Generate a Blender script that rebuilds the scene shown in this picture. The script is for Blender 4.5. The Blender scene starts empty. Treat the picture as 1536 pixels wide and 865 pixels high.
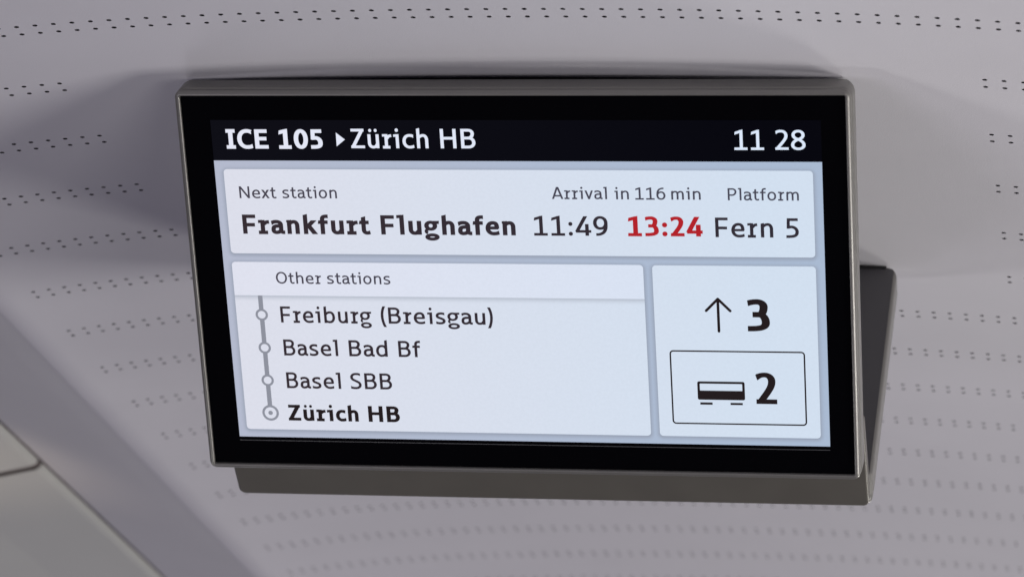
import bpy, math, random
from mathutils import Matrix, Vector

S = bpy.context.scene
COL = S.collection
random.seed(4)

# ------------------------------------------------------------------ camera
CAM_LOC = (0.4857971, -2.3772192, -0.9649064)
RIGHT = Vector((0.98276146, 0.17167708, 0.06860648))
DOWN = Vector((0.00911632, 0.32563924, -0.94545015))
FWD = Vector((-0.18465321, 0.92977743, 0.31846063))
cd = bpy.data.cameras.new('camera')
cam = bpy.data.objects.new('camera', cd)
COL.objects.link(cam)
m = Matrix.Identity(4)
for i in range(3):
    m[i][0], m[i][1], m[i][2], m[i][3] = RIGHT[i], -DOWN[i], -FWD[i], CAM_LOC[i]
cam.matrix_world = m
cd.sensor_width = 36.0
cd.lens = 5293.66 / 1536 * 36.0
cd.clip_start, cd.clip_end = 0.05, 60
cd.dof.use_dof = True
cd.dof.focus_distance = 2.66
cd.dof.aperture_fstop = 9.0
S.camera = cam

# ------------------------------------------------------------------ world and lamps
w = bpy.data.worlds.new('World')
S.world = w
w.use_nodes = True
nt = w.node_tree
nt.nodes.clear()
out = nt.nodes.new('ShaderNodeOutputWorld')
bg = nt.nodes.new('ShaderNodeBackground')
tc = nt.nodes.new('ShaderNodeTexCoord')
sep = nt.nodes.new('ShaderNodeSeparateXYZ')
rmp = nt.nodes.new('ShaderNodeValToRGB')
mr = nt.nodes.new('ShaderNodeMapRange')
mr.inputs['From Min'].default_value = -1
mr.inputs['From Max'].default_value = 1
nt.links.new(tc.outputs['Generated'], sep.inputs[0])
nt.links.new(sep.outputs['Z'], mr.inputs['Value'])
nt.links.new(mr.outputs[0], rmp.inputs[0])
cr = rmp.color_ramp
cr.elements[0].position = 0.0
cr.elements[0].color = (0.12, 0.105, 0.185, 1)
cr.elements[1].position = 0.55
cr.elements[1].color = (0.42, 0.41, 0.56, 1)
e = cr.elements.new(0.30)
e.color = (0.15, 0.130, 0.24, 1)
nt.links.new(rmp.outputs[0], bg.inputs['Color'])
bg.inputs['Strength'].default_value = 0.24
nt.links.new(bg.outputs[0], out.inputs['Surface'])


def lamp(name, loc, aim, sx, sy, power, colour):
    d = bpy.data.lights.new(name, 'AREA')
    d.shape = 'RECTANGLE'
    d.size, d.size_y = sx, sy
    d.energy = power
    d.color = colour
    o = bpy.data.objects.new(name, d)
    COL.objects.link(o)
    o.location = loc
    o.rotation_euler = (Vector(aim) - Vector(loc)).to_track_quat('-Z', 'Y').to_euler()
    return o


lamp('cabin_lamp', (1.90, 0.02, -1.15), (0.0, 0.15, 0.0), 1.10, 0.20, 24.0, (1.0, 0.975, 0.945))
lamp('cabin_lamp', (1.90, 2.60, -1.15), (0.0, 2.3, 0.0), 1.0, 0.20, 33.0, (1.0, 0.975, 0.93))
lamp('cabin_lamp', (-1.30, 2.30, -1.30), (0.0, 2.1, 0.0), 1.0, 0.20, 5.2, (0.93, 0.89, 1.0))
lamp('cabin_lamp', (1.20, -1.60, -1.30), (0.0, 0.0, 0.0), 1.0, 0.20, 9.0, (1.0, 0.975, 0.93))
lamp('cabin_lamp', (-1.20, -1.60, -1.30), (0.0, 0.0, 0.0), 1.0, 0.20, 9.0, (0.92, 0.88, 1.0))

sd = bpy.data.lights.new('fill_spot', 'SPOT')  # added spot that brightens the ceiling right of the display
sd.energy, sd.color = 12.0, (1.0, 0.985, 0.96)
sd.spot_size, sd.spot_blend = math.radians(62), 1.0
sd.shadow_soft_size = 0.13
so = bpy.data.objects.new('fill_spot', sd)
COL.objects.link(so)
so.location = (-0.95, 0.05, -1.15)
so.rotation_euler = (Vector((0.70, 0.20, 0.0)) - so.location).to_track_quat('-Z', 'Y').to_euler()

gd = bpy.data.lights.new('warm_fill_spot', 'SPOT')  # added spot, makes the warm patch on the side panel
gd.energy, gd.color = 5.0, (1.0, 0.84, 0.62)
gd.spot_size, gd.spot_blend = math.radians(26), 1.0
gd.shadow_soft_size = 0.05
go = bpy.data.objects.new('warm_fill_spot', gd)
COL.objects.link(go)
go.location = (-0.98, 0.70, -0.55)
go.rotation_euler = (Vector((-0.775, 1.05, 0.0)) - go.location).to_track_quat('-Z', 'Y').to_euler()

S.view_settings.view_transform = 'Standard'
S.view_settings.look = 'None'
S.view_settings.exposure = 0.05
S.view_settings.gamma = 1.0
S.render.engine = 'CYCLES'


# ------------------------------------------------------------------ helpers
def lin(r, g, b):
    f = lambda c: (c / 255 / 12.92) if c / 255 <= 0.04045 else ((c / 255 + 0.055) / 1.055) ** 2.4
    return (f(r), f(g), f(b), 1.0)


def new_mat(name):
    mt = bpy.data.materials.new(name)
    mt.use_nodes = True
    n = mt.node_tree
    n.nodes.clear()
    o = n.nodes.new('ShaderNodeOutputMaterial')
    return mt, n, o


def surf_mat(name, colour, rough, metal=0.0, spec=0.5, noise=0.0, nscale=60.0, bump=0.0, bscale=400.0, rvar=0.0, stretch=None):
    mt, n, o = new_mat(name)
    p = n.nodes.new('ShaderNodeBsdfPrincipled')
    p.inputs['Base Color'].default_value = colour
    p.inputs['Roughness'].default_value = rough
    p.inputs['Metallic'].default_value = metal
    p.inputs['Specular IOR Level'].default_value = spec
    n.links.new(p.outputs[0], o.inputs['Surface'])
    t = n.nodes.new('ShaderNodeTexCoord')
    vec = t.outputs['Object']
    if stretch:
        mp = n.nodes.new('ShaderNodeMapping')
        mp.inputs['Scale'].default_value = stretch
        n.links.new(vec, mp.inputs['Vector'])
        vec = mp.outputs[0]
    if noise or rvar:
        a = n.nodes.new('ShaderNodeTexNoise')
        a.inputs['Scale'].default_value = nscale
        a.inputs['Detail'].default_value = 5
        n.links.new(vec, a.inputs['Vector'])
        if noise:
            r = n.nodes.new('ShaderNodeMapRange')
            r.inputs['To Min'].default_value = 1 - noise
            r.inputs['To Max'].default_value = 1 + noise
            n.links.new(a.outputs['Fac'], r.inputs['Value'])
            mx = n.nodes.new('ShaderNodeVectorMath')
            mx.operation = 'SCALE'
            mx.inputs[0].default_value = colour[:3]
            n.links.new(r.outputs[0], mx.inputs['Scale'])
            n.links.new(mx.outputs[0], p.inputs['Base Color'])
        if rvar:
            r = n.nodes.new('ShaderNodeMapRange')
            r.inputs['To Min'].default_value = rough - rvar
            r.inputs['To Max'].default_value = rough + rvar
            n.links.new(a.outputs['Fac'], r.inputs['Value'])
            n.links.new(r.outputs[0], p.inputs['Roughness'])
    if bump:
        b = n.nodes.new('ShaderNodeTexNoise')
        b.inputs['Scale'].default_value = bscale
        b.inputs['Detail'].default_value = 3
        n.links.new(t.outputs['Object'], b.inputs['Vector'])
        bp = n.nodes.new('ShaderNodeBump')
        bp.inputs['Strength'].default_value = bump
        bp.inputs['Distance'].default_value = 0.0006
        n.links.new(b.outputs['Fac'], bp.inputs['Height'])
        n.links.new(bp.outputs[0], p.inputs['Normal'])
    return mt


def glow_mat(name, left, right, dark=None, grain=0.0):
    """A lit display colour: left/right tint of the backlight, 'tone' attribute mixes to the dark colour drawn on screen."""
    mt, n, o = new_mat(name)
    em = n.nodes.new('ShaderNodeEmission')
    n.links.new(em.outputs[0], o.inputs['Surface'])
    t = n.nodes.new('ShaderNodeTexCoord')
    sp = n.nodes.new('ShaderNodeSeparateXYZ')
    n.links.new(t.outputs['Object'], sp.inputs[0])
    r = n.nodes.new('ShaderNodeMapRange')
    r.inputs['From Min'].default_value = -0.22
    r.inputs['From Max'].default_value = 0.18
    n.links.new(sp.outputs['X'], r.inputs['Value'])
    mx = n.nodes.new('ShaderNodeMix')
    mx.data_type = 'RGBA'
    mx.inputs['A'].default_value = left
    mx.inputs['B'].default_value = right
    n.links.new(r.outputs[0], mx.inputs['Factor'])
    res = mx.outputs['Result']
    if dark:
        at = n.nodes.new('ShaderNodeAttribute')
        at.attribute_name = 'tone'
        m2 = n.nodes.new('ShaderNodeMix')
        m2.data_type = 'RGBA'
        n.links.new(at.outputs['Fac'], m2.inputs['Factor'])
        n.links.new(res, m2.inputs['A'])
        m2.inputs['B'].default_value = dark
        res = m2.outputs['Result']
    n.links.new(res, em.inputs['Color'])
    if grain:
        a = n.nodes.new('ShaderNodeTexNoise')
        a.inputs['Scale'].default_value = 420
        a.inputs['Detail'].default_value = 4
        a.inputs['Roughness'].default_value = 0.7
        n.links.new(t.outputs['Object'], a.inputs['Vector'])
        g = n.nodes.new('ShaderNodeMapRange')
        g.inputs['From Min'].default_value = 0.25
        g.inputs['From Max'].default_value = 0.75
        g.inputs['To Min'].default_value = 1 - grain
        g.inputs['To Max'].default_value = 1 + grain
        n.links.new(a.outputs['Fac'], g.inputs['Value'])
        n.links.new(g.outputs[0], em.inputs['Strength'])
    return mt


def mesh_obj(name, verts, faces, mat, parent=None, matrix=None, smooth=False, tone=None, label=None):
    me = bpy.data.meshes.new(name)
    me.from_pydata(verts, [], faces)
    me.update()
    me.materials.append(mat)
    if smooth:
        for p in me.polygons:
            p.use_smooth = True
    if tone is not None:
        at = me.attributes.new('tone', 'FLOAT', 'POINT')
        at.data.foreach_set('value', tone)
    o = bpy.data.objects.new(name, me)
    COL.objects.link(o)
    if parent:
        o.parent = parent
    if matrix is not None:
        o.matrix_local = matrix
    if label:
        o['label'] = label
    return o


# ------------------------------------------------------------------ materials
M_CEIL = surf_mat('ceiling_paint', (0.628, 0.614, 0.648, 1), 0.55, noise=0.035, nscale=14, bump=0.25, bscale=900)
M_VOID = surf_mat('fleece_and_hole_shade', (0.022, 0.021, 0.024, 1), 0.9)  # fleece sheet, and hole walls darkened in place of shade
M_COVE = surf_mat('cove_shaded_paint', (0.56, 0.55, 0.57, 1), 0.5, noise=0.05, nscale=9)  # ceiling paint made slightly darker, shade put into the colour
M_SIDE = surf_mat('side_panel_paint', (0.44, 0.44, 0.425, 1), 0.45, noise=0.05, nscale=7)
M_SEAM = surf_mat('seam_rubber', (0.16, 0.135, 0.135, 1), 0.7)
M_METAL = surf_mat('grey_anodised_metal', (0.205, 0.198, 0.186, 1), 0.38, metal=0.45, noise=0.06, nscale=40, bump=0.06, bscale=1500, rvar=0.06)
M_BASE = surf_mat('grey_base_paint', (0.125, 0.117, 0.102, 1), 0.42, metal=0.25, noise=0.10, nscale=24, bump=0.08, bscale=1500, rvar=0.06)
M_BACK = surf_mat('dark_grey_back_paint', (0.075, 0.072, 0.08, 1), 0.5, noise=0.06, nscale=30, bump=0.08, bscale=1500)
M_GASKET = surf_mat('black_gasket', (0.012, 0.012, 0.013, 1), 0.8)
M_GLASS = surf_mat('black_front_glass', (0.0015, 0.0015, 0.002, 1), 0.12, spec=0.16)
M_EDGE = surf_mat('edge_reflection_grey', (0.16, 0.16, 0.165, 1), 0.4, metal=0.6)  # grey for the reflection line drawn under the lit area
M_SCREEN = glow_mat('screen_backdrop', lin(177, 183, 202), lin(167, 183, 206), lin(146, 154, 170), grain=0.02)
M_CARD = glow_mat('screen_card', lin(217, 219, 231), lin(207, 220, 236), lin(172, 179, 192), grain=0.025)
M_BAND = glow_mat('screen_band', lin(220, 222, 235), lin(212, 223, 240), grain=0.025)
M_HEAD = glow_mat('screen_header_black', lin(15, 15, 22), lin(8, 8, 15), grain=0.05)
M_WHITE = glow_mat('screen_white_text', lin(226, 228, 242), lin(218, 230, 248))
M_TEXT = glow_mat('screen_dark_text', lin(53, 44, 50), lin(50, 45, 54))
M_GREY = glow_mat('screen_grey_text', lin(72, 68, 80), lin(72, 72, 86))
M_BLACK = glow_mat('screen_black_symbol', lin(36, 29, 31), lin(36, 29, 31))
M_LINE = glow_mat('screen_line_grey', lin(140, 143, 155), lin(140, 143, 155))
M_RED = glow_mat('screen_red_text', lin(176, 34, 42), lin(176, 34, 42))

# ------------------------------------------------------------------ ceiling: perforated vault
K1, K3, K4, ZC = 0.14214455, -0.01905732, 0.18564624, 0.02521927
PITCH, ROW, GAP, Y1 = 0.01396691, 0.10839509, 0.01359225, -0.10097600
HOLE_R = 0.0019


def vault(s, y, up=0.0):
    return Vector((s - K1 * K1 * s ** 3 / 6, y, ZC - K1 * s * s / 2 - K3 * s ** 3 - K4 * s ** 4 + up))


def build_ceiling():
    V, F, DK = [], [], []
    ix = {}

    def vid(s, y):
        k = (round(s, 6), round(y, 6))
        if k not in ix:
            ix[k] = len(V)
            V.append(vault(s, y))
        return ix[k]
    cols = list(range(-11, 62))
    edges = [(c - 25 - 0.5) * PITCH for c in cols] + [(61 - 25 + 0.5) * PITCH]
    margin = [-0.522 + i * (edges[0] + 0.522) / 4 for i in range(4)]
    allx = margin + edges + [-v for v in reversed(margin)]

    def band(y0, y1):
        for a, b in zip(allx, allx[1:]):
            F.append((vid(a, y0), vid(b, y0), vid(b, y1), vid(a, y1)))
    ang = [math.radians(45 + 30 * i - 0) for i in range(12)]

    def perf(yc, row):
        y0, y1 = yc - GAP / 2, yc + GAP / 2
        for a, b in zip(allx[:4], allx[1:5]):
            F.append((vid(a, y0), vid(b, y0), vid(b, y1), vid(a, y1)))
        for a, b in zip(allx[-5:-1], allx[-4:]):
            F.append((vid(a, y0), vid(b, y0), vid(b, y1), vid(a, y1)))
        for c in cols:
            s = (c - 25) * PITCH
            a, b = s - PITCH / 2, s + PITCH / 2
            blank = 2 <= row <= 6 and 1 <= c <= 49
            if blank:
                F.append((vid(a, y0), vid(b, y0), vid(b, y1), vid(a, y1)))
                continue
            P = [vault(b, y1), vault(a, y1), vault(a, y0), vault(b, y0)]
            outer = []
            for i in range(4):
                p, q = P[i], P[(i + 1) % 4]
                corner = [(b, y1), (a, y1), (a, y0), (b, y0)][i]
                outer.append(vid(*corner))
                for f in (1 / 3, 2 / 3):
                    outer.append(len(V))
                    V.append(p.lerp(q, f))
            inner, up = [], []
            for t in ang:
                dx, dy = math.cos(t) * HOLE_R, math.sin(t) * HOLE_R
                pt = P[2].lerp(P[3], (dx + PITCH / 2) / PITCH).lerp(P[1].lerp(P[0], (dx + PITCH / 2) / PITCH), (dy + GAP / 2) / GAP)
                inner.append(len(V))
                V.append(pt)
                up.append(len(V))
                V.append(pt + Vector((0, 0, 0.0022)))
            for i in range(12):
                j = (i + 1) % 12
                F.append((outer[i], outer[j], inner[j], inner[i]))
                DK.append(len(F))
                F.append((inner[i], inner[j], up[j], up[i]))
    y = -0.9
    first, last = -3, 24
    for r in range(first, last + 1):
        yr = Y1 + (r - 1) * ROW
        band(y, yr - GAP / 2)
        perf(yr, r)
        perf(yr + GAP, r)
        y = yr + GAP * 1.5
    band(y, 4.2)
    # lengthwise joint and rolled edge left and right
    for sgn in (-1, 1):
        prev = None
        for i in range(15):
            p0, p1 = math.radians(-10.5), math.radians(11)
            t = p0 + (p1 - p0) * i / 14
            e0 = vault(sgn * 0.522, 0)
            x = e0.x + sgn * 0.070 * (math.sin(t) - math.sin(p0))
            z = e0.z + 0.070 * (math.cos(p0) - math.cos(t))
            cur = []
            for yy in (-0.9, 4.2):
                cur.append(len(V))
                V.append(Vector((x, yy, z)))
            if prev:
                F.append((prev[0], cur[0], cur[1], prev[1]))
            prev = cur
    ceil = mesh_obj('ceiling', [tuple(v) for v in V], F, M_CEIL, smooth=False)
    for p in list(ceil.data.polygons)[-28:]:
        p.use_smooth = True
    ceil['kind'] = 'structure'
    ceil.data.materials.append(M_VOID)
    for i in DK:
        ceil.data.polygons[i].material_index = 1  # walls of the holes coloured dark to stand for their shade
    # fleece above the perforated sheet
    V2, F2 = [], []
    n = 40
    for i in range(n + 1):
        s = -0.512 + 1.024 * i / n
        V2 += [tuple(vault(s, -0.9, 0.007)), tuple(vault(s, 4.2, 0.007))]
        if i:
            F2.append((2 * i - 2, 2 * i, 2 * i + 1, 2 * i - 1))
    fl = mesh_obj('ceiling_backing', V2, F2, M_VOID)
    fl['kind'] = 'structure'


def strip(profile, y0, y1, name, mat, n=1):
    V, F = [], []
    for (x, z) in profile:
        V += [(x, y0, z), (x, y1, z)]
    for i in range(len(profile) - 1):
        F.append((2 * i, 2 * i + 2, 2 * i + 3, 2 * i + 1))
    o = mesh_obj(name, V, F, mat, smooth=False)
    o['kind'] = 'structure'
    return o


build_ceiling()
# lower-left: cove strip beside the vault, dark joint, then side panels with a cross joint
E0 = vault(-0.522, 0)
EX = E0.x - 0.070 * (math.sin(math.radians(11)) + math.sin(math.radians(10.5)))
EZ = E0.z + 0.070 * (math.cos(math.radians(10.5)) - math.cos(math.radians(11)))
CZ = EZ + 0.194 * (0.692 + EX)
strip([(EX + 0.001, EZ + 0.0002), (EX - 0.03, EZ + 0.006), (-0.688, CZ + 0.0008), (-0.692, CZ + 0.0022), (-0.6935, CZ + 0.008)], -0.9, 4.2, 'ceiling_cove', M_COVE)
strip([(-0.690, CZ + 0.0075), (-0.716, CZ + 0.0040)], -0.9, 4.2, 'ceiling_joint', M_SEAM)
for (a, b) in ((-0.9, 1.082), (1.096, 4.2)):
    strip([(-0.7000, CZ + 0.006), (-0.7015, CZ + 0.0012), (-0.7065, CZ - 0.0015), (-0.80, CZ - 0.023), (-0.99, CZ - 0.089), (-1.34, CZ - 0.28)], a, b, 'side_panel', M_SIDE)
strip([(-0.7005, CZ + 0.0035), (-0.7065, CZ + 0.002), (-0.80, CZ - 0.0195), (-0.99, CZ - 0.0855), (-1.34, CZ - 0.2765)], 1.07, 1.11, 'panel_joint', M_SEAM)
strip([(0.545, 0.020), (0.556, 0.014), (0.60, 0.006), (0.70, -0.006), (0.97, -0.09), (1.32, -0.28)], -0.9, 4.2, 'ceiling_cove', M_COVE)

# ------------------------------------------------------------------ the display
TH = 0.86757572
YM = 0.2300
HG = 0.30108
disp = bpy.data.objects.new('information_display', None)
COL.objects.link(disp)
disp.location = (0, YM, 0.02)
disp['label'] = 'grey framed two-sided passenger information display hanging from the perforated ceiling, its screen lit'
disp['category'] = 'display'
bpy.context.view_layer.update()
c_, s_ = math.cos(TH), math.sin(TH)
FRONT = Matrix(((1, 0, 0, 0), (0, -c_, -s_, 0), (0, s_, -c_, 0), (0, 0, 0, 1)))   # local x right, y up the screen, z out of it
LOC = Matrix.Translation((0, -YM, -0.02)) @ FRONT
TR = math.radians(54.0)
HR = 0.2790
cr_, sr_ = math.cos(TR), math.sin(TR)
REAR = Matrix(((-1, 0, 0, 0), (0, cr_, sr_, 0.2838 - YM + (HR + 0.0053) * cr_), (0, sr_, -cr_, -0.2275 - 0.02 + (HR + 0.0053) * sr_), (0, 0, 0, 1)))
GX = -0.0008      # the glass sits a hair left of the lit area


def rrect(hw, top, bot, r, n=7, cx=0.0):
    pts = []
    for (sx, y, a0) in ((1, top, 0), (-1, top, 90), (-1, bot, 180), (1, bot, 270)):
        ox = cx + sx * (hw - r)
        oy = y - r if y == top else y + r
        for i in range(n):
            a = math.radians(a0 + 90 * i / (n - 1))
            pts.append((ox + r * math.cos(a), oy + r * math.sin(a)))
    return pts


def housing(matrix, HG, corner):
    prof = [(0.0, 0.0002, 0.0012), (0.0001, 0.0016, 0.0012), (0.0004, 0.0024, 0.0014), (0.0010, 0.0028, 0.0020), (0.0018, 0.0027, 0.0028), (0.0027, 0.0022, 0.0036),
            (0.0035, 0.0014, 0.0044), (0.0041, 0.0004, 0.0050), (0.0044, -0.0010, 0.0054), (0.0041, -0.0014, 0.0050), (0.0040, -0.0022, 0.0050), (0.0044, -0.0026, 0.0054),
            (0.0050, -0.0034, 0.0064), (0.0053, -0.0050, 0.0068), (0.0054, -0.0200, 0.0070), (0.0050, -0.0222, 0.0066), (0.0040, -0.0236, 0.0056), (0.0025, -0.0240, 0.0046)]
    V, F = [], []
    L = 0
    for k, (o, z, r) in enumerate(prof):
        pts = rrect(0.25 + o, o, -HG - o, max(r * (corner if r > 0.006 else 1.0 + (corner - 1) * max(r - 0.0045, 0) / 0.0015), 0.0008), 8, GX)
        L = len(pts)
        V += [(x, y, z) for x, y in pts]
        if k:
            a, b = (k - 1) * L, k * L
            for i in range(L):
                j = (i + 1) % L
                F.append((a + i, a + j, b + j, b + i))
    fr = mesh_obj('frame', V, F, M_METAL, disp, matrix, smooth=True)
    b0 = (len(prof) - 1) * L
    pts = rrect(0.2526, 0.0026, -HG - 0.0026, 0.0046, 8, GX)
    mesh_obj('back_cover', [(x, y, -0.0238) for x, y in pts], [tuple(reversed(range(len(pts))))], M_BACK, disp, matrix)
    g = rrect(0.2502, 0.0002, -HG - 0.0002, 0.0012, 4, GX)
    mesh_obj('front_glass', [(x, y, 0.0) for x, y in g], [tuple(range(len(g)))], M_GLASS, disp, matrix)
    # dark mounting strip between the frame and the ceiling
    return fr


housing(LOC, HG, 1.35)
housing(REAR, HR, 1.9)


def rbox(name, x0, x1, y0, y1, z0, z1, r, rv, mat, parent, matrix=None, taper=0.0):
    cx, cy = (x0 + x1) / 2, (y0 + y1) / 2
    hw, hh = (x1 - x0) / 2, (y1 - y0) / 2
    V, F = [], []
    loops = []
    for i in range(5):
        t = math.pi / 2 * i / 4
        loops.append((rv * (1 - math.sin(t)), z0 + rv * (1 - math.cos(t))))
    loops.append((0 + taper, z1))
    L = 0
    for k, (ins, z) in enumerate(loops):
        pts = rrect(hw - ins, hh - ins, -hh + ins, max(r - ins, 0.0005), 8)
        L = len(pts)
        V += [(cx + x, cy + y, z) for x, y in pts]
        if k:
            a, b = (k - 1) * L, k * L
            for i in range(L):
                j = (i + 1) % L
                F.append((a + i, a + j, b + j, b + i))
    F.append(tuple(reversed(range(L))))
    F.append(tuple(range(len(V) - L, len(V))))
    o = mesh_obj(name, V, F, mat, parent, matrix)
    for p in o.data.polygons:
        p.use_smooth = len(p.vertices) == 4
    return o


AL = math.radians(28)
BASE = Matrix(((1, 0, 0, 0), (0, math.cos(AL), math.sin(AL), 0.2890 - YM), (0, -math.sin(AL), math.cos(AL), -0.2335 - 0.02), (0, 0, 0, 1)))
rbox('base_cover', -0.2535, 0.2535, -0.100, -0.0062, 0.0, 0.0100, 0.0055, 0.0024, M_BASE, disp, BASE)
for y_ in (0.0262 - YM, 0.4325 - YM):
    rbox('mounting_strip', -0.2470, 0.2470, y_, y_ + 0.008, -0.004, 0.012, 0.002, 0.001, M_GASKET, disp, Matrix.Identity(4))

# ------------------------------------------------------------------ screen content
# positions were read off the photograph and brought into millimetre positions on the lit panel
WA, HA, HD, YA = 0.46019, 0.25927, 0.03219, 0.01928
SX = 0.0018


def solve_h(src, dst):
    n = 8
    A = []
    for (x, y), (u, v) in zip(src, dst):
        A.append([x, y, 1, 0, 0, 0, -u * x, -u * y, u])
        A.append([0, 0, 0, x, y, 1, -v * x, -v * y, v])
    for i in range(n):
        p = max(range(i, n), key=lambda r: abs(A[r][i]))
        A[i], A[p] = A[p], A[i]
        d = A[i][i]
        A[i] = [a / d for a in A[i]]
        for r in range(n):
            if r != i:
                f = A[r][i]
                A[r] = [a - f * b for a, b in zip(A[r], A[i])]
    h = [A[i][8] for i in range(n)] + [1.0]
    return h


HM = solve_h([(322.6, 241.0), (1235.0, 242.3), (1247.1, 668.8), (361.8, 653.7)],
             [(-WA / 2, -YA - HD), (WA / 2, -YA - HD), (WA / 2, -YA - HA), (-WA / 2, -YA - HA)])


def uv(x, y):
    d = HM[6] * x + HM[7] * y + 1
    return (SX / 2 + (HM[0] * x + HM[1] * y + HM[2]) / d, (HM[3] * x + HM[4] * y + HM[5]) / d)


Z0 = 0.00025


def quad_box(p, q):
    return [(p[0], p[1]), (q[0], p[1]), (q[0], q[1]), (p[0], q[1])]


def loft2(loops, z, tones):
    """closed 2-D loops of equal length -> strips between them with a tone per loop"""
    V, F, T = [], [], []
    L = len(loops[0])
    for k, lp in enumerate(loops):
        V += [(x, y, z) for x, y in lp]
        T += [tones[k]] * L
        if k:
            a, b = (k - 1) * L, k * L
            for i in range(L):
                j = (i + 1) % L
                F.append((a + i, a + j, b + j, b + i))
    return V, F, T


def join(parts):
    V, F, T = [], [], []
    for v, f, t in parts:
        o = len(V)
        V += v
        F += [tuple(i + o for i in ff) for ff in f]
        T += t
    return V, F, T


def rr(x0, x1, ytop, ybot, r, n=6):
    return rrect((x1 - x0) / 2, ytop, ybot, r, n, (x0 + x1) / 2)


def rect_of(tl, tr, br, bl):
    a, b, c, d = uv(*tl), uv(*tr), uv(*br), uv(*bl)
    return ((a[0] + d[0]) / 2, (b[0] + c[0]) / 2, (a[1] + b[1]) / 2, (c[1] + d[1]) / 2)


CARDS = [rect_of((337.1, 253.7), (1221.7, 255.7), (1224.5, 385.6), (348.5, 379.6)),
         rect_of((349.8, 392.5), (966.5, 396.8), (978.0, 653.1), (372.4, 641.7)),
         rect_of((980.1, 397.2), (1226.2, 399.1), (1232.5, 656.0), (991.3, 653.1))]
bx0, bx1 = SX / 2 - WA / 2, SX / 2 + WA / 2
pieces = [([(bx0, -YA - HA, Z0), (bx1, -YA - HA, Z0), (bx1, -YA - HD, Z0), (bx0, -YA - HD, Z0)], [(0, 1, 2, 3)], [0.0] * 4)]
for k, (x0, x1, yt, yb) in enumerate(CARDS):
    lp, tn = [], []
    for i in range(6):
        g = -0.0006 + 0.0046 * i / 5
        lp.append(rr(x0 - g, x1 + g, yt + g - 0.0008, yb - g - 0.0008, 0.003 + max(g, 0)))
        tn.append(0.95 * (1 - i / 5) ** 1.6)
    pieces.append(loft2(lp, Z0 + 0.00004 + 0.00002 * k, tn))
V, F, T = join(pieces)
screen = mesh_obj('screen', V, F, M_SCREEN, disp, LOC, tone=T)


def flat(name, loop, z, mat, label=None):
    return mesh_obj(name, [(x, y, z) for x, y in loop], [tuple(range(len(loop)))], mat, screen, label=label)


flat('title_bar', [(bx0, -YA - HD), (bx1, -YA - HD), (bx1, -YA), (bx0, -YA)], Z0, M_HEAD)
# grey strip drawn as the reflection line of the panel edge, under the lit area
la, lb = uv(361, 658.6), uv(1246.5, 673.9)
mesh_obj('edge_reflection', [(bx0, la[1] - 0.0005, 0.0002), (bx1, la[1] - 0.0005, 0.0002), (bx1, la[1], 0.0002), (bx0, la[1], 0.0002)], [(0, 1, 2, 3)], M_EDGE, disp, LOC)
ZC1 = Z0 + 0.00014
band_y = (uv(353.9, 442.4)[1] + uv(968.6, 448.0)[1]) / 2
for k, (x0, x1, yt, yb) in enumerate(CARDS):
    lp = rr(x0, x1, yt, yb, 0.0028, 8)
    parts = [([(x, y, ZC1) for x, y in lp], [tuple(range(len(lp)))], [0.0] * len(lp))]
    if k == 1:
        g = 0.0052
        n = 6
        v, f, t = [], [], []
        for i in range(n + 1):
            y = band_y + 0.0002 - g * i / n
            v += [(x0, y, ZC1 + 0.00004), (x1, y, ZC1 + 0.00004)]
            t += [0.9 * (1 - i / n) ** 1.5] * 2
            if i:
                f.append((2 * i - 2, 2 * i, 2 * i + 1, 2 * i - 1))
        parts.append((v, f, t))
    v, f, t = join(parts)
    mesh_obj('card', v, f, M_CARD, screen, tone=t)
x0, x1, yt, yb = CARDS[1]
lp = [p for p in rr(x0, x1, yt, yb, 0.0028, 8) if p[1] > (yt + yb) / 2] + [(x0, band_y), (x1, band_y)]
flat('list_heading_band', lp, ZC1 + 0.0001, M_BAND)
ZT = ZC1 + 0.00016


# ---------------------------------------------------------------- lettering: a stroke alphabet drawn with an oval nib
def sample(path):
    pts = [tuple(path[0])]
    k = 0.58
    for seg in path[1:]:
        a = pts[-1]
        if len(seg) == 2:
            pts.append(tuple(seg))
            continue
        if len(seg) == 3:
            x, y, mode = seg
            if mode == 'h':
                c1, c2, b = (a[0] + (x - a[0]) * k, a[1]), (x, y - (y - a[1]) * k), (x, y)
            else:
                c1, c2, b = (a[0], a[1] + (y - a[1]) * k), (x - (x - a[0]) * k, y), (x, y)
        else:
            c1, c2, b = seg[0:2], seg[2:4], seg[4:6]
        for i in range(1, 13):
            t = i / 12
            q = 1 - t
            pts.append(tuple(q ** 3 * a[d] + 3 * q * q * t * c1[d] + 3 * q * t * t * c2[d] + t ** 3 * b[d] for d in (0, 1)))
    out = [pts[0]]
    for p in pts[1:]:
        if math.hypot(p[0] - out[-1][0], p[1] - out[-1][1]) > 0.5:
            out.append(p)
    return out


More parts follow.
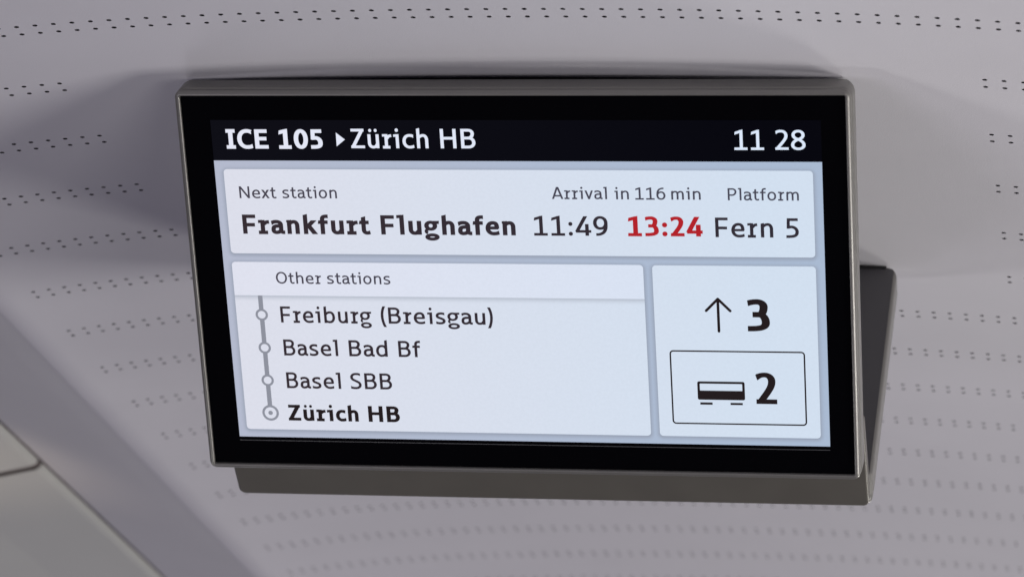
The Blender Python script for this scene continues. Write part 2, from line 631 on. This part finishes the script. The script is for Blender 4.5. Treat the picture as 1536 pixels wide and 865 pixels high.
def stroke(path, w, h, cut0=None, cut1=None):
    p = sample(path)
    n = len(p)
    closed = math.hypot(p[0][0] - p[-1][0], p[0][1] - p[-1][1]) < 1.0
    Lf, Rt = [], []
    for i in range(n):
        a, b = p[max(i - 1, 0)], p[min(i + 1, n - 1)]
        if closed and i in (0, n - 1):
            a, b = p[n - 2], p[1]
        tx, ty = b[0] - a[0], b[1] - a[1]
        l = math.hypot(tx, ty)
        tx, ty = tx / l, ty / l
        if 0 < i < n - 1 or closed:      # mitre sharp joints
            a0 = (p[i][0] - p[i - 1][0], p[i][1] - p[i - 1][1]) if i else (tx, ty)
            la = math.hypot(*a0)
            cosb = max(0.5, (a0[0] * tx + a0[1] * ty) / la)
        else:
            cosb = 1.0
        nx, ny = -ty, tx
        d = math.sqrt((w / 2 * nx) ** 2 + (h / 2 * ny) ** 2)
        ox, oy = (w / 2) ** 2 * nx / d, (h / 2) ** 2 * ny / d
        sc = 1.0 / cosb
        ox, oy = ox * sc, oy * sc
        for cut, end in ((cut0, 0), (cut1, n - 1)):
            if cut is not None and i == end:
                ca, sa = math.cos(math.radians(cut)), math.sin(math.radians(cut))
                den = tx * -sa + ty * ca
                if abs(den) > 0.15:
                    s = -(ox * -sa + oy * ca) / den
                    # slide both side points along the stroke onto the cut line
                    Lf.append((p[i][0] + ox + tx * s, p[i][1] + oy + ty * s))
                    Rt.append((p[i][0] - ox - tx * s, p[i][1] - oy - ty * s))
                    break
        else:
            Lf.append((p[i][0] + ox, p[i][1] + oy))
            Rt.append((p[i][0] - ox, p[i][1] - oy))
    return Lf, Rt


C, X = 700.0, 503.0
O_ = 8.0


def glyph(ch, w, h):
    """-> left bearing, body width, right bearing, list of (path, w, h, cut0, cut1) or ('dot', x, y, r)"""
    b = w > 130          # bold
    hw, hh = w / 2, h / 2
    st, ro, sl = (74, 44, 32) if b else (84, 52, 46)
    G = []

    def A(path, c0=None, c1=None, ww=None, hh_=None):
        G.append((path, ww or w, hh_ or h, c0, c1))

    def ring(cx, cy, rx, ry, ww=None, hx=None):
        A([(cx - rx, cy), (cx, cy + ry, 'v'), (cx + rx, cy, 'h'), (cx, cy - ry, 'v'), (cx - rx, cy, 'h')], ww=ww, hh_=hx)

    def bar(x0_, x1_, y):
        A([(x0_, y), (x1_, y)], 90, 90)

    def arch(x0_, x1_):
        A([(x0_ + hw * 0.7, X * 0.70), (x0_ + w * 0.95, X * 0.86, x0_ + (x1_ - x0_) * 0.40, X - hh + O_, x0_ + (x1_ - x0_) * 0.58, X - hh + O_), (x1_ - hw, X * 0.60, 'h'), (x1_ - hw, 0)], None, 0)
    if ch == 'I':
        W = 345 if b else 300
        A([(W / 2, 0), (W / 2, C)], 0, 0)
        bar(0, W, hh * .9); bar(0, W, C - hh * .9)
        return sl, W, sl, G
    if ch == 'C':
        W = 555
        A([(W - 18, C - hh - 34), (W * .86, C - hh + 2, W * .76, C - hh + O_, W * .64, C - hh + O_), (hw, C / 2, 'h'), (W * .64, hh - O_, 'v'), (W * .80, hh - O_, W * .9, hh + 2, W - 2, hh + 26)], 90, 90)
        return ro, W, ro - 14, G
    if ch == 'E':
        W = 500 if b else 440
        A([(hw, 0), (hw, C)], 0, 0)
        bar(hw, W, hh); bar(hw, W * .94, C - hh); bar(hw, W * .88, C * .52)
        return st, W, 50, G
    if ch == 'F':
        W = 485 if b else 440
        A([(hw, 0), (hw, C)], 0, 0)
        bar(hw, W, C - hh); bar(hw, W * .93, C * .47)
        return st, W, 52 if b else 60, G
    if ch == 'H':
        W = 580 if b else 560
        A([(hw, 0), (hw, C)], 0, 0); A([(W - hw, 0), (W - hw, C)], 0, 0)
        bar(hw, W - hw, C * .52)
        return st, W, st, G
    if ch == 'B':
        W = 520 if b else 510
        A([(hw, 0), (hw, C)], 0, 0)
        mid = C * .53
        A([(hw, C - hh), (W * .52, C - hh), (W - hw - 36, (C + mid) / 2, 'h'), (W * .50, mid, 'v'), (hw, mid)])
        A([(hw, mid), (W * .54, mid), (W - hw, mid / 2 + hh / 2, 'h'), (W * .52, hh, 'v'), (hw, hh)])
        return st, W, 52, G
    if ch == 'P':
        W = 490
        A([(hw, 0), (hw, C)], 0, 0)
        mid = C * .43
        A([(hw, C - hh), (W * .5, C - hh), (W - hw, (C + mid) / 2, 'h'), (W * .48, mid, 'v'), (hw, mid)])
        return st, W, 36, G
    if ch == 'N':
        W = 590
        A([(hw, 0), (hw, C)], 0, 0); A([(W - hw, 0), (W - hw, C)], 0, 0)
        A([(hw * .9, C), (W - hw * .9, 0)], 0, 0, w * 1.05)
        return st, W, st, G
    if ch == 'Z':
        W = 545 if b else 520
        bar(14, W - 14, C - hh); bar(0, W, hh)
        A([(hw * 1.1, hh * .8), (W - 14 - hw * 1.15, C - hh * .8)], 0, 0, w * 1.12)
        return 40, W, 40, G
    if ch == 'O':
        W = 650
        ring(W / 2, C / 2, W / 2 - hw, C / 2 - hh + O_)
        return ro, W, ro, G
    if ch == 'S':
        W = 470
        A([(W - 36, C - hh - 26), (W * .76, C - hh + O_, W * .66, C - hh + O_, W * .54, C - hh + O_), (hw + 8, C * .74, 'h'), (hw + 8, C * .60, W * .34, C * .56, W * .52, C * .50), (W * .74, C * .43, W - hw, C * .38, W - hw, C * .25), (W * .46, hh - O_, 'v'), (W * .28, hh - O_, W * .16, hh + 2, 14, hh + 34)], 90, 90)
        return ro - 4, W, ro - 4, G
    if ch == 'A':
        W = 620
        A([(hw * .95, 0), (W / 2 - 8, C)], 0, 0, w * 1.03); A([(W - hw * .95, 0), (W / 2 + 8, C)], 0, 0, w * 1.03)
        bar(W * .22, W * .78, C * .27)
        return 14, W, 14, G
    if ch in '(':
        W = 200
        A([(W - hw * .7, C + 44), (hw - 30, C * .72, hw - 30, C * .20, W - hw * .5, -150)], 0, 0, w * .95, h)
        return 70, W, 30, G
    if ch == ')':
        W = 200
        A([(hw * .7, C + 44), (W - hw + 30, C * .72, W - hw + 30, C * .20, hw * .5, -150)], 0, 0, w * .95, h)
        return 30, W, 70, G
    if ch == 'n' or ch == 'h':
        W = (452 if b else 430)
        A([(hw, 0), (hw, X if ch == 'n' else C + 14)], 0, 14)
        if ch == 'n':
            A([(-w * .12, X - hh * .62), (hw, X - hh * .45)], 90, 90, None, h * .62) if b else None
        arch(0, W)
        return st, W, st - 4, G
    if ch == 'm':
        W = 690
        A([(hw, 0), (hw, X)], 0, 14)
        arch(0, W / 2 + hw); arch(W / 2 - hw, W)
        return st, W, st, G
    if ch in 'uü':
        W = (462 if b else 424)
        A([(hw, X), (hw, X * .38), (W * .45, hh - O_, 'v'), (W * .62, hh - O_, W - w * 1.0, X * .12, W - hw * 1.3, X * .28)], 0, None)
        A([(W - hw, X), (W - hw, 0)], 0, 0)
        if ch == 'ü':
            r = 66 if b else 58
            G.append(('dot', W * .24, 640, r)); G.append(('dot', W * .73, 640, r))
        return st - 4, W, st, G
    if ch == 'r':
        W = (405 if b else 345)
        sx = W * .40 if b else W * .42
        A([(sx, 0), (sx, X - 2)], 0, 8)
        bar(0 + 6, W * .83, hh * .78) if not b else bar(0, W * .84, hh * .82)
        A([(0, X - hh * .86), (sx, X - hh * .72)], 90, None, None, h * .86)
        A([(sx + hw * .4, X * .70), (sx + w * .75, X * .86, sx + w * .9, X - hh - 6, W, X - hh - 2)], None, 96)
        return sl, W, 30 if not b else 24, G
    if ch == 'i' or ch == 'l':
        top = X if ch == 'i' else C + 14
        f = 0.5 * w + (20 if b else 28)
        W = w + f
        A([(W - hw, 0), (W - hw, top)], 0, 8)
        A([(0, top - hh * 1.02), (W - hw, top - hh * .8)], 90, None, None, h * .88)
        if ch == 'i':
            G.append(('dot', W - hw - 12, 652, 76 if b else 64))
        return sl, W, st, G
    if ch == 'a':
        W = (495 if b else 455)
        sx = W - hw - (58 if b else 52)
        A([(28, X - hh - 36), (W * .20, X - hh + O_, W * .30, X - hh + O_, W * .42, X - hh + O_), (sx, X * .66, 'h'), (sx, hh + 62), (sx + 2, hh - 4, sx + hw * .9, hh - 12, W, hh - 2)], 90, 90)
        A([(sx, X * .585), (W * .46, X * .575), (W * .2, X * .56, hw, X * .48, hw, X * .27), (W * .36, hh - O_, 'v'), (W * .52, hh - O_, sx - hw * .3, X * .16, sx, X * .30)])
        return ro - 6, W, 10 if b else 14, G
    if ch == 'e':
        W = (480 if b else 462)
        my = X * .47
        A([(W - hw, my), (W - hw, X * .80, W * .78, X - hh + O_, W * .53, X - hh + O_), (hw, X * .49, 'h'), (W * .58, hh - O_, 'v'), (W * .76, hh - O_, W * .88, hh + 6, W - 16, hh + 26)], 0, 90)
        A([(hw, my + hh * .4), (W - hw * .4, my + hh * .4)], 90, 90, None, h * .86)
        return ro, W, ro, G
    if ch == 's':
        W = 400
        A([(W - 34, X - hh - 18), (W * .74, X - hh + O_, W * .64, X - hh + O_, W * .53, X - hh + O_), (hw + 6, X * .72, 'h'), (hw + 6, X * .58, W * .36, X * .55, W * .52, X * .50), (W * .74, X * .43, W - hw, X * .39, W - hw, X * .26), (W * .46, hh - O_, 'v'), (W * .28, hh - O_, W * .16, hh + 2, 12, hh + 26)], 90, 90)
        return ro - 4, W, ro - 4, G
    if ch == 't':
        W = (372 if b else 335)
        sx = W * .42
        A([(sx, 640), (sx, 170), (W * .72, hh - O_, 'v'), (W * .86, hh - O_, W * .92, hh, W, hh + 12)], 16, 90)
        A([(0, X - hh), (W * .94, X - hh)], 74, 90)
        return 26, W, 28 if b else 34, G
    if ch == 'f':
        W = (372 if b else 335)
        sx = W * .42
        A([(sx, 0), (sx, 520), (sx, C - 60, sx + w * .35, C - hh + 16, W - 30, C - hh + 16), (W, C - hh + 10)], 0, 90)
        A([(0, X - hh), (W * .95, X - hh)], 80, 90)
        return 28, W, 20, G
    if ch == 'k':
        W = 490
        A([(hw, 0), (hw, C + 14)], 0, 14)
        A([(w * .8, X * .50), (W - hw * 1.25, X)], 0, 0, w * 1.05)
        A([(w * 1.15, X * .62), (W - hw * .95, 0)], 0, 0, w * 1.12)
        return st, W, 20, G
    if ch == 'b':
        W = 478
        A([(hw, 0), (hw, C + 14)], 0, 14)
        A([(hw * 1.2, X * .72), (w * .95, X * .88, W * .44, X - hh + O_, W * .56, X - hh + O_), (W - hw, X * .50, 'h'), (W * .52, hh - O_, 'v'), (W * .40, hh - O_, w * .95, hh + 2, hw * 1.1, X * .22)])
        return st, W, ro, G
    if ch == 'd':
        W = 478
        A([(W - hw, 0), (W - hw, C + 14)], 0, 14)
        A([(W - hw * 1.2, X * .72), (W - w * .95, X * .92, W * .62, X - hh + O_, W * .50, X - hh + O_), (hw, X * .48, 'h'), (W * .46, hh - O_, 'v'), (W * .62, hh - O_, W - w * .95, X * .12, W - hw * 1.1, X * .26)])
        return ro, W, st, G
    if ch == 'g':
        W = (520 if b else 490)
        hx = h * .88
        ring(W * .43, 330, W * .43 - hw + 6, 173 - hx / 2 + O_, None, hx)
        A([(W * .46, X - hx * .5), (W, X - hx * .5 + 4)], 90, 84, None, hx)
        A([(W * .22, 200), (W * .08, 165, W * .04, 100, W * .22, 66)], None, None, w * .72, hx * .9)
        ring(W * .50, -78, W * .48 - hw * .95, 132 - hx / 2, None, hx)
        return ro - 14, W, 22, G
    if ch == 'c':
        W = 430 if b else 425
        A([(W - 14, X - hh - 22), (W * .84, X - hh + 4, W * .74, X - hh + O_, W * .62, X - hh + O_), (hw, X / 2, 'h'), (W * .62, hh - O_, 'v'), (W * .78, hh - O_, W * .88, hh + 2, W - 2, hh + 22)], 90, 90)
        return ro, W, ro - 22, G
    if ch == 'o':
        W = 486
        ring(W / 2, X / 2, W / 2 - hw, X / 2 - hh + O_)
        return ro, W, ro, G
    if ch == 'x':
        W = 450
        A([(hw, 0), (W - hw - 10, X)], 0, 0, w * 1.08); A([(hw + 10, X), (W - hw, 0)], 0, 0, w * 1.08)
        return 22, W, 22, G
    if ch == 'v':
        W = 460
        A([(hw, X), (W / 2 + 6, 0)], 0, 0); A([(W - hw, X), (W / 2 - 6, 0)], 0, 0)
        return 18, W, 18, G
    if ch == '1':
        W = 455
        sx = W * .50 + hw * .3
        A([(sx, 0), (sx, C + 6)], 0, 10)
        A([(20, C * .835), (sx, C - hh * .9)], 82, None, None, h * 1.0)
        bar(0, W, hh * .86)
        return 60, W, 60, G
    if ch == '0':
        W = 510
        ring(W / 2, C / 2, W / 2 - hw, C / 2 - hh + O_)
        return 40, W, 40, G
    if ch == '5':
        W = 440
        sx = 62 + hw * .5
        A([(W - 24, C - hh), (sx - hw * .9, C - hh)], 90, 90)
        A([(sx, C - 6), (sx - 12, C * .47)], 0, 0, w * .9)
        A([(sx - hw * .7, C * .545), (W * .40, C * .56), (W - hw, C * .31, 'h'), (W - hw, C * .10, W * .62, hh - 4, 8, hh - 2)], None, 90)
        return 50, W, 46, G
    if ch == '2':
        W = 450
        A([(34, C - hh - 40), (W * .20, C - hh + 2, W * .34, C - hh + O_, W * .44, C - hh + O_), (W - hw - 26, C * .73, 'h'), (W - hw - 26, C * .55, W * .60, C * .42, hw * 1.15, hh * .9)], 90, 0)
        bar(0, W, hh)
        return 46, W, 46, G
    if ch == '3':
        W = 455
        mid = C * .525
        A([(26, C - hh - 22), (W * .2, C - hh + 2, W * .34, C - hh + O_, W * .44, C - hh + O_), (W - hw - 34, (C + mid) / 2 + 8, 'h'), (W * .54, mid, 'v'), (W * .24, mid)], 90, 90)
        A([(W * .3, mid), (W * .54, mid), (W - hw, mid / 2 + 10, 'h'), (W - hw, C * .12, W * .60, hh - 4, 6, hh - 2)], None, 90)
        return 46, W, 46, G
    if ch == '4':
        W = 520
        A([(W * .66, C), (hw * .75, C * .22)], 0, 0, w * 1.04)
        bar(6, W, C * .22 + 2)
        A([(W * .73, 0), (W * .73, C * .60)], 0, 0)
        return 30, W, 30, G
    if ch == '8':
        W = 490
        mid = C * .53
        r1, r2 = W / 2 - hw - 24, W / 2 - hw
        cx = W / 2
        A([(cx, C - hh + O_), (cx + r1, C * .75, 'h'), (cx + r1, C * .62, cx + r1 * .4, C * .56, cx, mid), (cx - r2 * .6, C * .46, cx - r2, C * .37, cx - r2, C * .25), (cx, hh - O_, 'v')])
        A([(cx, C - hh + O_), (cx - r1, C * .75, 'h'), (cx - r1, C * .62, cx - r1 * .4, C * .56, cx, mid), (cx + r2 * .6, C * .46, cx + r2, C * .37, cx + r2, C * .25), (cx, hh - O_, 'v')])
        return 40, W, 40, G
    if ch in '96':
        W = 480
        f = (lambda x, y: (x, y)) if ch == '9' else (lambda x, y: (W - x, C - y))

        def T_(path):
            r = [f(*path[0])]
            for s in path[1:]:
                if len(s) == 3:
                    r.append(f(s[0], s[1]) + (s[2],))
                elif len(s) == 2:
                    r.append(f(*s))
                else:
                    r.append(f(s[0], s[1]) + f(s[2], s[3]) + f(s[4], s[5]))
            return r
        cy = C * .66
        ry = C - hh + O_ - cy
        A(T_([(W - hw, cy + 10), (W * .49, C - hh + O_, 'v'), (hw, cy, 'h'), (W * .47, cy - ry, 'v'), (W * .70, cy - ry, W * .82, cy - ry * .72, W - hw * 1.3, cy - ry * .35)]))
        A(T_([(W - hw, cy + 20), (W - hw, C * .55), (W - hw, C * .22, W * .66, hh - 4, W * .18, hh - 2)]), None, 90)
        return 40, W, 40, G
    if ch == ':':
        r = 88 if b else 72
        G.append(('dot', r, r - 4, r)); G.append(('dot', r, X - r - 10, r))
        return 60, 2 * r, 60, G
    raise ValueError(ch)


def word_mesh(text, w, h):
    V, F = [], []
    pen = None
    xs = []
    k = 0
    pos = 0.0
    for i, ch in enumerate(text):
        lb, W, rb, G = glyph(ch, w, h)
        if i:
            pos += lb
        for s in G:
            k += 1
            if s[0] == 'dot':
                o = len(V)
                n = 20
                V += [(pos + s[1] + s[3] * .97 * math.cos(2 * math.pi * j / n), s[2] + s[3] * math.sin(2 * math.pi * j / n), k) for j in range(n)]
                F.append(tuple(range(o, o + n)))
            else:
                Lf, Rt = stroke(*s)
                o = len(V)
                for a, b in zip(Lf, Rt):
                    V += [(pos + a[0], a[1], k), (pos + b[0], b[1], k)]
                for j in range(len(Lf) - 1):
                    F.append((o + 2 * j, o + 2 * j + 2, o + 2 * j + 3, o + 2 * j + 1))
        pos += W
        end = pos
        pos += rb
    return V, F, end


def word(text, left, right, base, cap, mat, w=110, h=92, label=None):
    """left/right/base: photo points at the word's left edge, right edge and on its base line; cap: cap height (m)"""
    V, F, width = word_mesh(text, w, h)
    x0_, x1_ = uv(*left)[0], uv(*right)[0]
    y0_ = uv(*base)[1]
    sx, sy = (x1_ - x0_) / width, cap / C
    verts = [(x0_ + a * sx, y0_ + b * sy, ZT + 0.0000016 * k) for a, b, k in V]
    return mesh_obj('lettering', verts, F, mat, screen, label=label)


def capm(top, base):
    return uv(*top)[1] - uv(*base)[1]


R_, B_ = (116, 97), (161, 130)
cap = capm((535, 193.2), (540, 222.2))
word('ICE', (342.4, 223), (405.1, 223), (370, 223), cap, M_WHITE, *B_, label='bold white train name')
word('105', (420.9, 223), (485.6, 211.3), (450, 223), cap, M_WHITE, *B_, label='bold white train number')
flat('arrowhead', [uv(505.3, 198.9), uv(506.8, 219.5), uv(519.0, 209.3)], ZT, M_WHITE)
word('Zürich', (528.9, 222), (644.7, 222), (590, 222.2), cap, M_WHITE, *R_, label='white destination in the title bar')
word('HB', (662.9, 222), (714.8, 214.2), (690, 222.3), cap, M_WHITE, *R_, label='white destination in the title bar')
word('11', (1103.6, 223.9), (1148.1, 223.9), (1125, 224), cap, M_WHITE, 106, 88, label='white clock hours')
word('28', (1165.1, 223.9), (1210.4, 216.3), (1188, 224), cap, M_WHITE, 106, 88, label='white clock minutes')
small = (106, 90)
cap = capm((363, 279.6), (365, 297.3))
word('Next', (361.6, 297.4), (416.4, 296.5), (390, 297.3), cap, M_GREY, *small)
word('station', (425.8, 296.5), (507.5, 297.1), (465, 297.3), cap, M_GREY, *small)
word('Arrival', (829.8, 297.8), (912.5, 298.1), (870, 298.1), cap, M_GREY, *small)
word('in', (923.1, 285.3), (945.3, 298.6), (935, 298.5), cap, M_GREY, *small)
word('116', (954.7, 298.6), (1000, 293.9), (975, 298.8), cap, M_GREY, *small)
word('min', (1008.8, 298.6), (1053.1, 299.1), (1030, 298.9), cap, M_GREY, *small)
word('Platform', (1093.7, 299.6), (1200.5, 300.4), (1147, 299.9), cap, M_GREY, *small)
word('Other', (415.8, 415.9), (483.1, 413.4), (450, 425.2), cap, M_GREY, *small)
word('stations', (492.9, 425.5), (587.4, 422.3), (540, 425.7), cap, M_GREY, *small)
cap = capm((367, 321.9), (370, 350.6))
word('Frankfurt', (367.2, 350.7), (557.1, 350.4), (460, 350.9), cap, M_TEXT, *B_, label='bold dark name of the next station')
word('Flughafen', (573.9, 351.2), (775.6, 352.2), (675, 352), cap, M_TEXT, *B_, label='bold dark name of the next station')
word('11:49', (803, 352.4), (913.1, 336), (860, 352.9), cap, M_TEXT, 120, 94)
word('13:24', (944.1, 353.8), (1055.9, 347), (1000, 353.7), cap, M_RED, 158, 116, label='bold red delayed arrival time')
word('Fern', (1075.2, 354.7), (1162.1, 355.8), (1120, 355.2), cap, M_TEXT, 118, 98)
word('5', (1181.2, 356.1), (1200.2, 345.8), (1190, 356.1), cap, M_TEXT, 118, 98)
cap = capm((422.5, 459.0), (424, 483.1))
word('Freiburg', (423.8, 483.1), (560, 487.8), (480, 483.8), cap, M_TEXT, *R_)
word('(Breisgau)', (572.6, 472.3), (741.4, 478.9), (640, 485.4), cap, M_TEXT, *R_)
word('Basel', (428.5, 532.6), (509.6, 533.2), (470, 533), cap, M_TEXT, *R_)
word('Bad', (526.1, 533.7), (583.8, 534.4), (555, 534), cap, M_TEXT, *R_)
word('Bf', (600.2, 534.9), (631.7, 512.3), (610, 534.8), cap, M_TEXT, *R_)
word('Basel', (432.8, 581.3), (514, 582.3), (470, 581.9), cap, M_TEXT, *R_)
word('SBB', (528.1, 580.6), (590.2, 578.6), (560, 583), cap, M_TEXT, *R_)
word('Zürich', (435.5, 629.4), (540.5, 631.7), (490, 630.6), cap, M_BLACK, *B_, label='bold dark name of the last station')
word('HB', (555.3, 632), (601.9, 626.3), (575, 632), cap, M_BLACK, *B_, label='bold dark name of the last station')
word('3', (1123.3, 495.9), (1156.7, 480.9), (1140, 496), capm((1140, 448.4), (1140, 496)), M_BLACK, 165, 118, label='large black coach number three')
word('2', (1136.6, 604.7), (1167.9, 604.7), (1150, 604.9), capm((1150, 558.4), (1150, 604.9)), M_BLACK, 160, 106, label='large black coach number two')


def poly_line(name, pts, width, mat, closed=False, caps=True):
    """round-ended line of real width on the screen"""
    V, F = [], []
    n = len(pts)
    k = 0
    for i in range(n if closed else n - 1):
        a, b = Vector(pts[i]), Vector(pts[(i + 1) % n])
        d = (b - a).normalized()
        nn = Vector((-d.y, d.x)) * width / 2
        o = len(V)
        for p in (a - nn, b - nn, b + nn, a + nn):
            V.append((p.x, p.y, ZT + 0.000002 * k))
        F.append((o, o + 1, o + 2, o + 3))
        k += 1
    if caps:
        for p in pts:
            o = len(V)
            V += [(p[0] + width / 2 * math.cos(j * math.pi / 8), p[1] + width / 2 * math.sin(j * math.pi / 8), ZT + 0.000002 * k) for j in range(16)]
            F.append(tuple(range(o, o + 16)))
            k += 1
    return mesh_obj(name, V, F, mat, screen)


px = WA / 900
top = uv(1078.3, 447.6)
tip = (top[0], top[1])
bot = uv(1080.4, 496.0)
V1 = [uv(1060.8, 465.2), tip, uv(1097.0, 465.5)]
hw_ = (V1[2][0] - V1[0][0]) / 2
hy_ = (V1[0][1] + V1[2][1]) / 2
poly_line('arrow', [(tip[0] - hw_, hy_), tip, (tip[0] + hw_, hy_), tip, (tip[0], bot[1])], 4.1 * px, M_BLACK)
a = rect_of((1007.1, 525.4), (1208.7, 527.5), (1211.1, 636.3), (1011.7, 633.8))
g = 1.15 * px
lo, li = rr(a[0] - g, a[1] + g, a[2] + g, a[3] - g, 0.0030, 8), rr(a[0] + g, a[1] - g, a[2] - g, a[3] + g, 0.0030 - 2 * g, 8)
v, f, t = loft2([lo, li], ZT, [0, 0])
mesh_obj('outline_box', v, f, M_BLACK, screen)
# coach symbol
a = rect_of((1047.6, 570.7), (1118.8, 572.0), (1119.3, 599.0), (1048.4, 598.7))
b_ = rect_of((1051.3, 574.3), (1115.1, 575.1), (1115.1, 585.3), (1051.7, 584.9))
lo = rr(a[0], a[1], a[2], a[3], 0.0014, 6)
li = rr(b_[0], b_[1], b_[2], b_[3], 0.0004, 6)
v, f, t = loft2([lo, li], ZT, [0, 0])
parts = [(v, f, t)]
for (tl, br) in (((1052.1, 602.3), (1070.8, 606.0)), ((1097.5, 603.1), (1116.1, 606.6))):
    p, q = uv(*tl), uv(*br)
    parts.append(([(p[0], q[1], ZT), (q[0], q[1], ZT), (q[0], p[1], ZT), (p[0], p[1], ZT)], [(0, 1, 2, 3)], [0] * 4))
v, f, t = join(parts)
mesh_obj('coach_symbol', v, f, M_BLACK, screen)
# route line with stop rings
nodes = [uv(394.4, 471.6), uv(398.9, 521.0), uv(403.9, 569.6), uv(408.4, 618.3)]
xm = sum(p[0] for p in nodes) / 4
lw = 7.0 * px / 2
ends = [band_y] + [p[1] for p in nodes]
V, F = [], []
for i in range(4):
    yt_ = ends[i] - (0 if i == 0 else 0.0042)
    yb_ = ends[i + 1] + (0.0042 if i < 3 else 0.006)
    o = len(V)
    V += [(xm - lw, yb_, ZT), (xm + lw, yb_, ZT), (xm + lw, yt_, ZT), (xm - lw, yt_, ZT)]
    F.append((o, o + 1, o + 2, o + 3))
mesh_obj('route_line', V, F, M_LINE, screen)


def circle(r, n=40):
    return [(r * math.cos(2 * math.pi * i / n), r * math.sin(2 * math.pi * i / n)) for i in range(n)]


for i, p in enumerate(nodes):
    ro, ri = (0.0049, 0.0031) if i < 3 else (0.0066, 0.0047)
    v, f, t = loft2([circle(ro), circle(ri)], ZT + 0.00003, [0, 0])
    v = [(xm + x, p[1] + y, z) for x, y, z in v]
    parts = [(v, f, t)]
    if i == 3:
        cc = circle(0.0018)
        parts.append(([(xm + x, p[1] + y, ZT + 0.00003) for x, y in cc], [tuple(range(len(cc)))], t[:len(cc)]))
    v, f, t = join(parts)
    mesh_obj('stop_ring', v, f, M_LINE, screen)
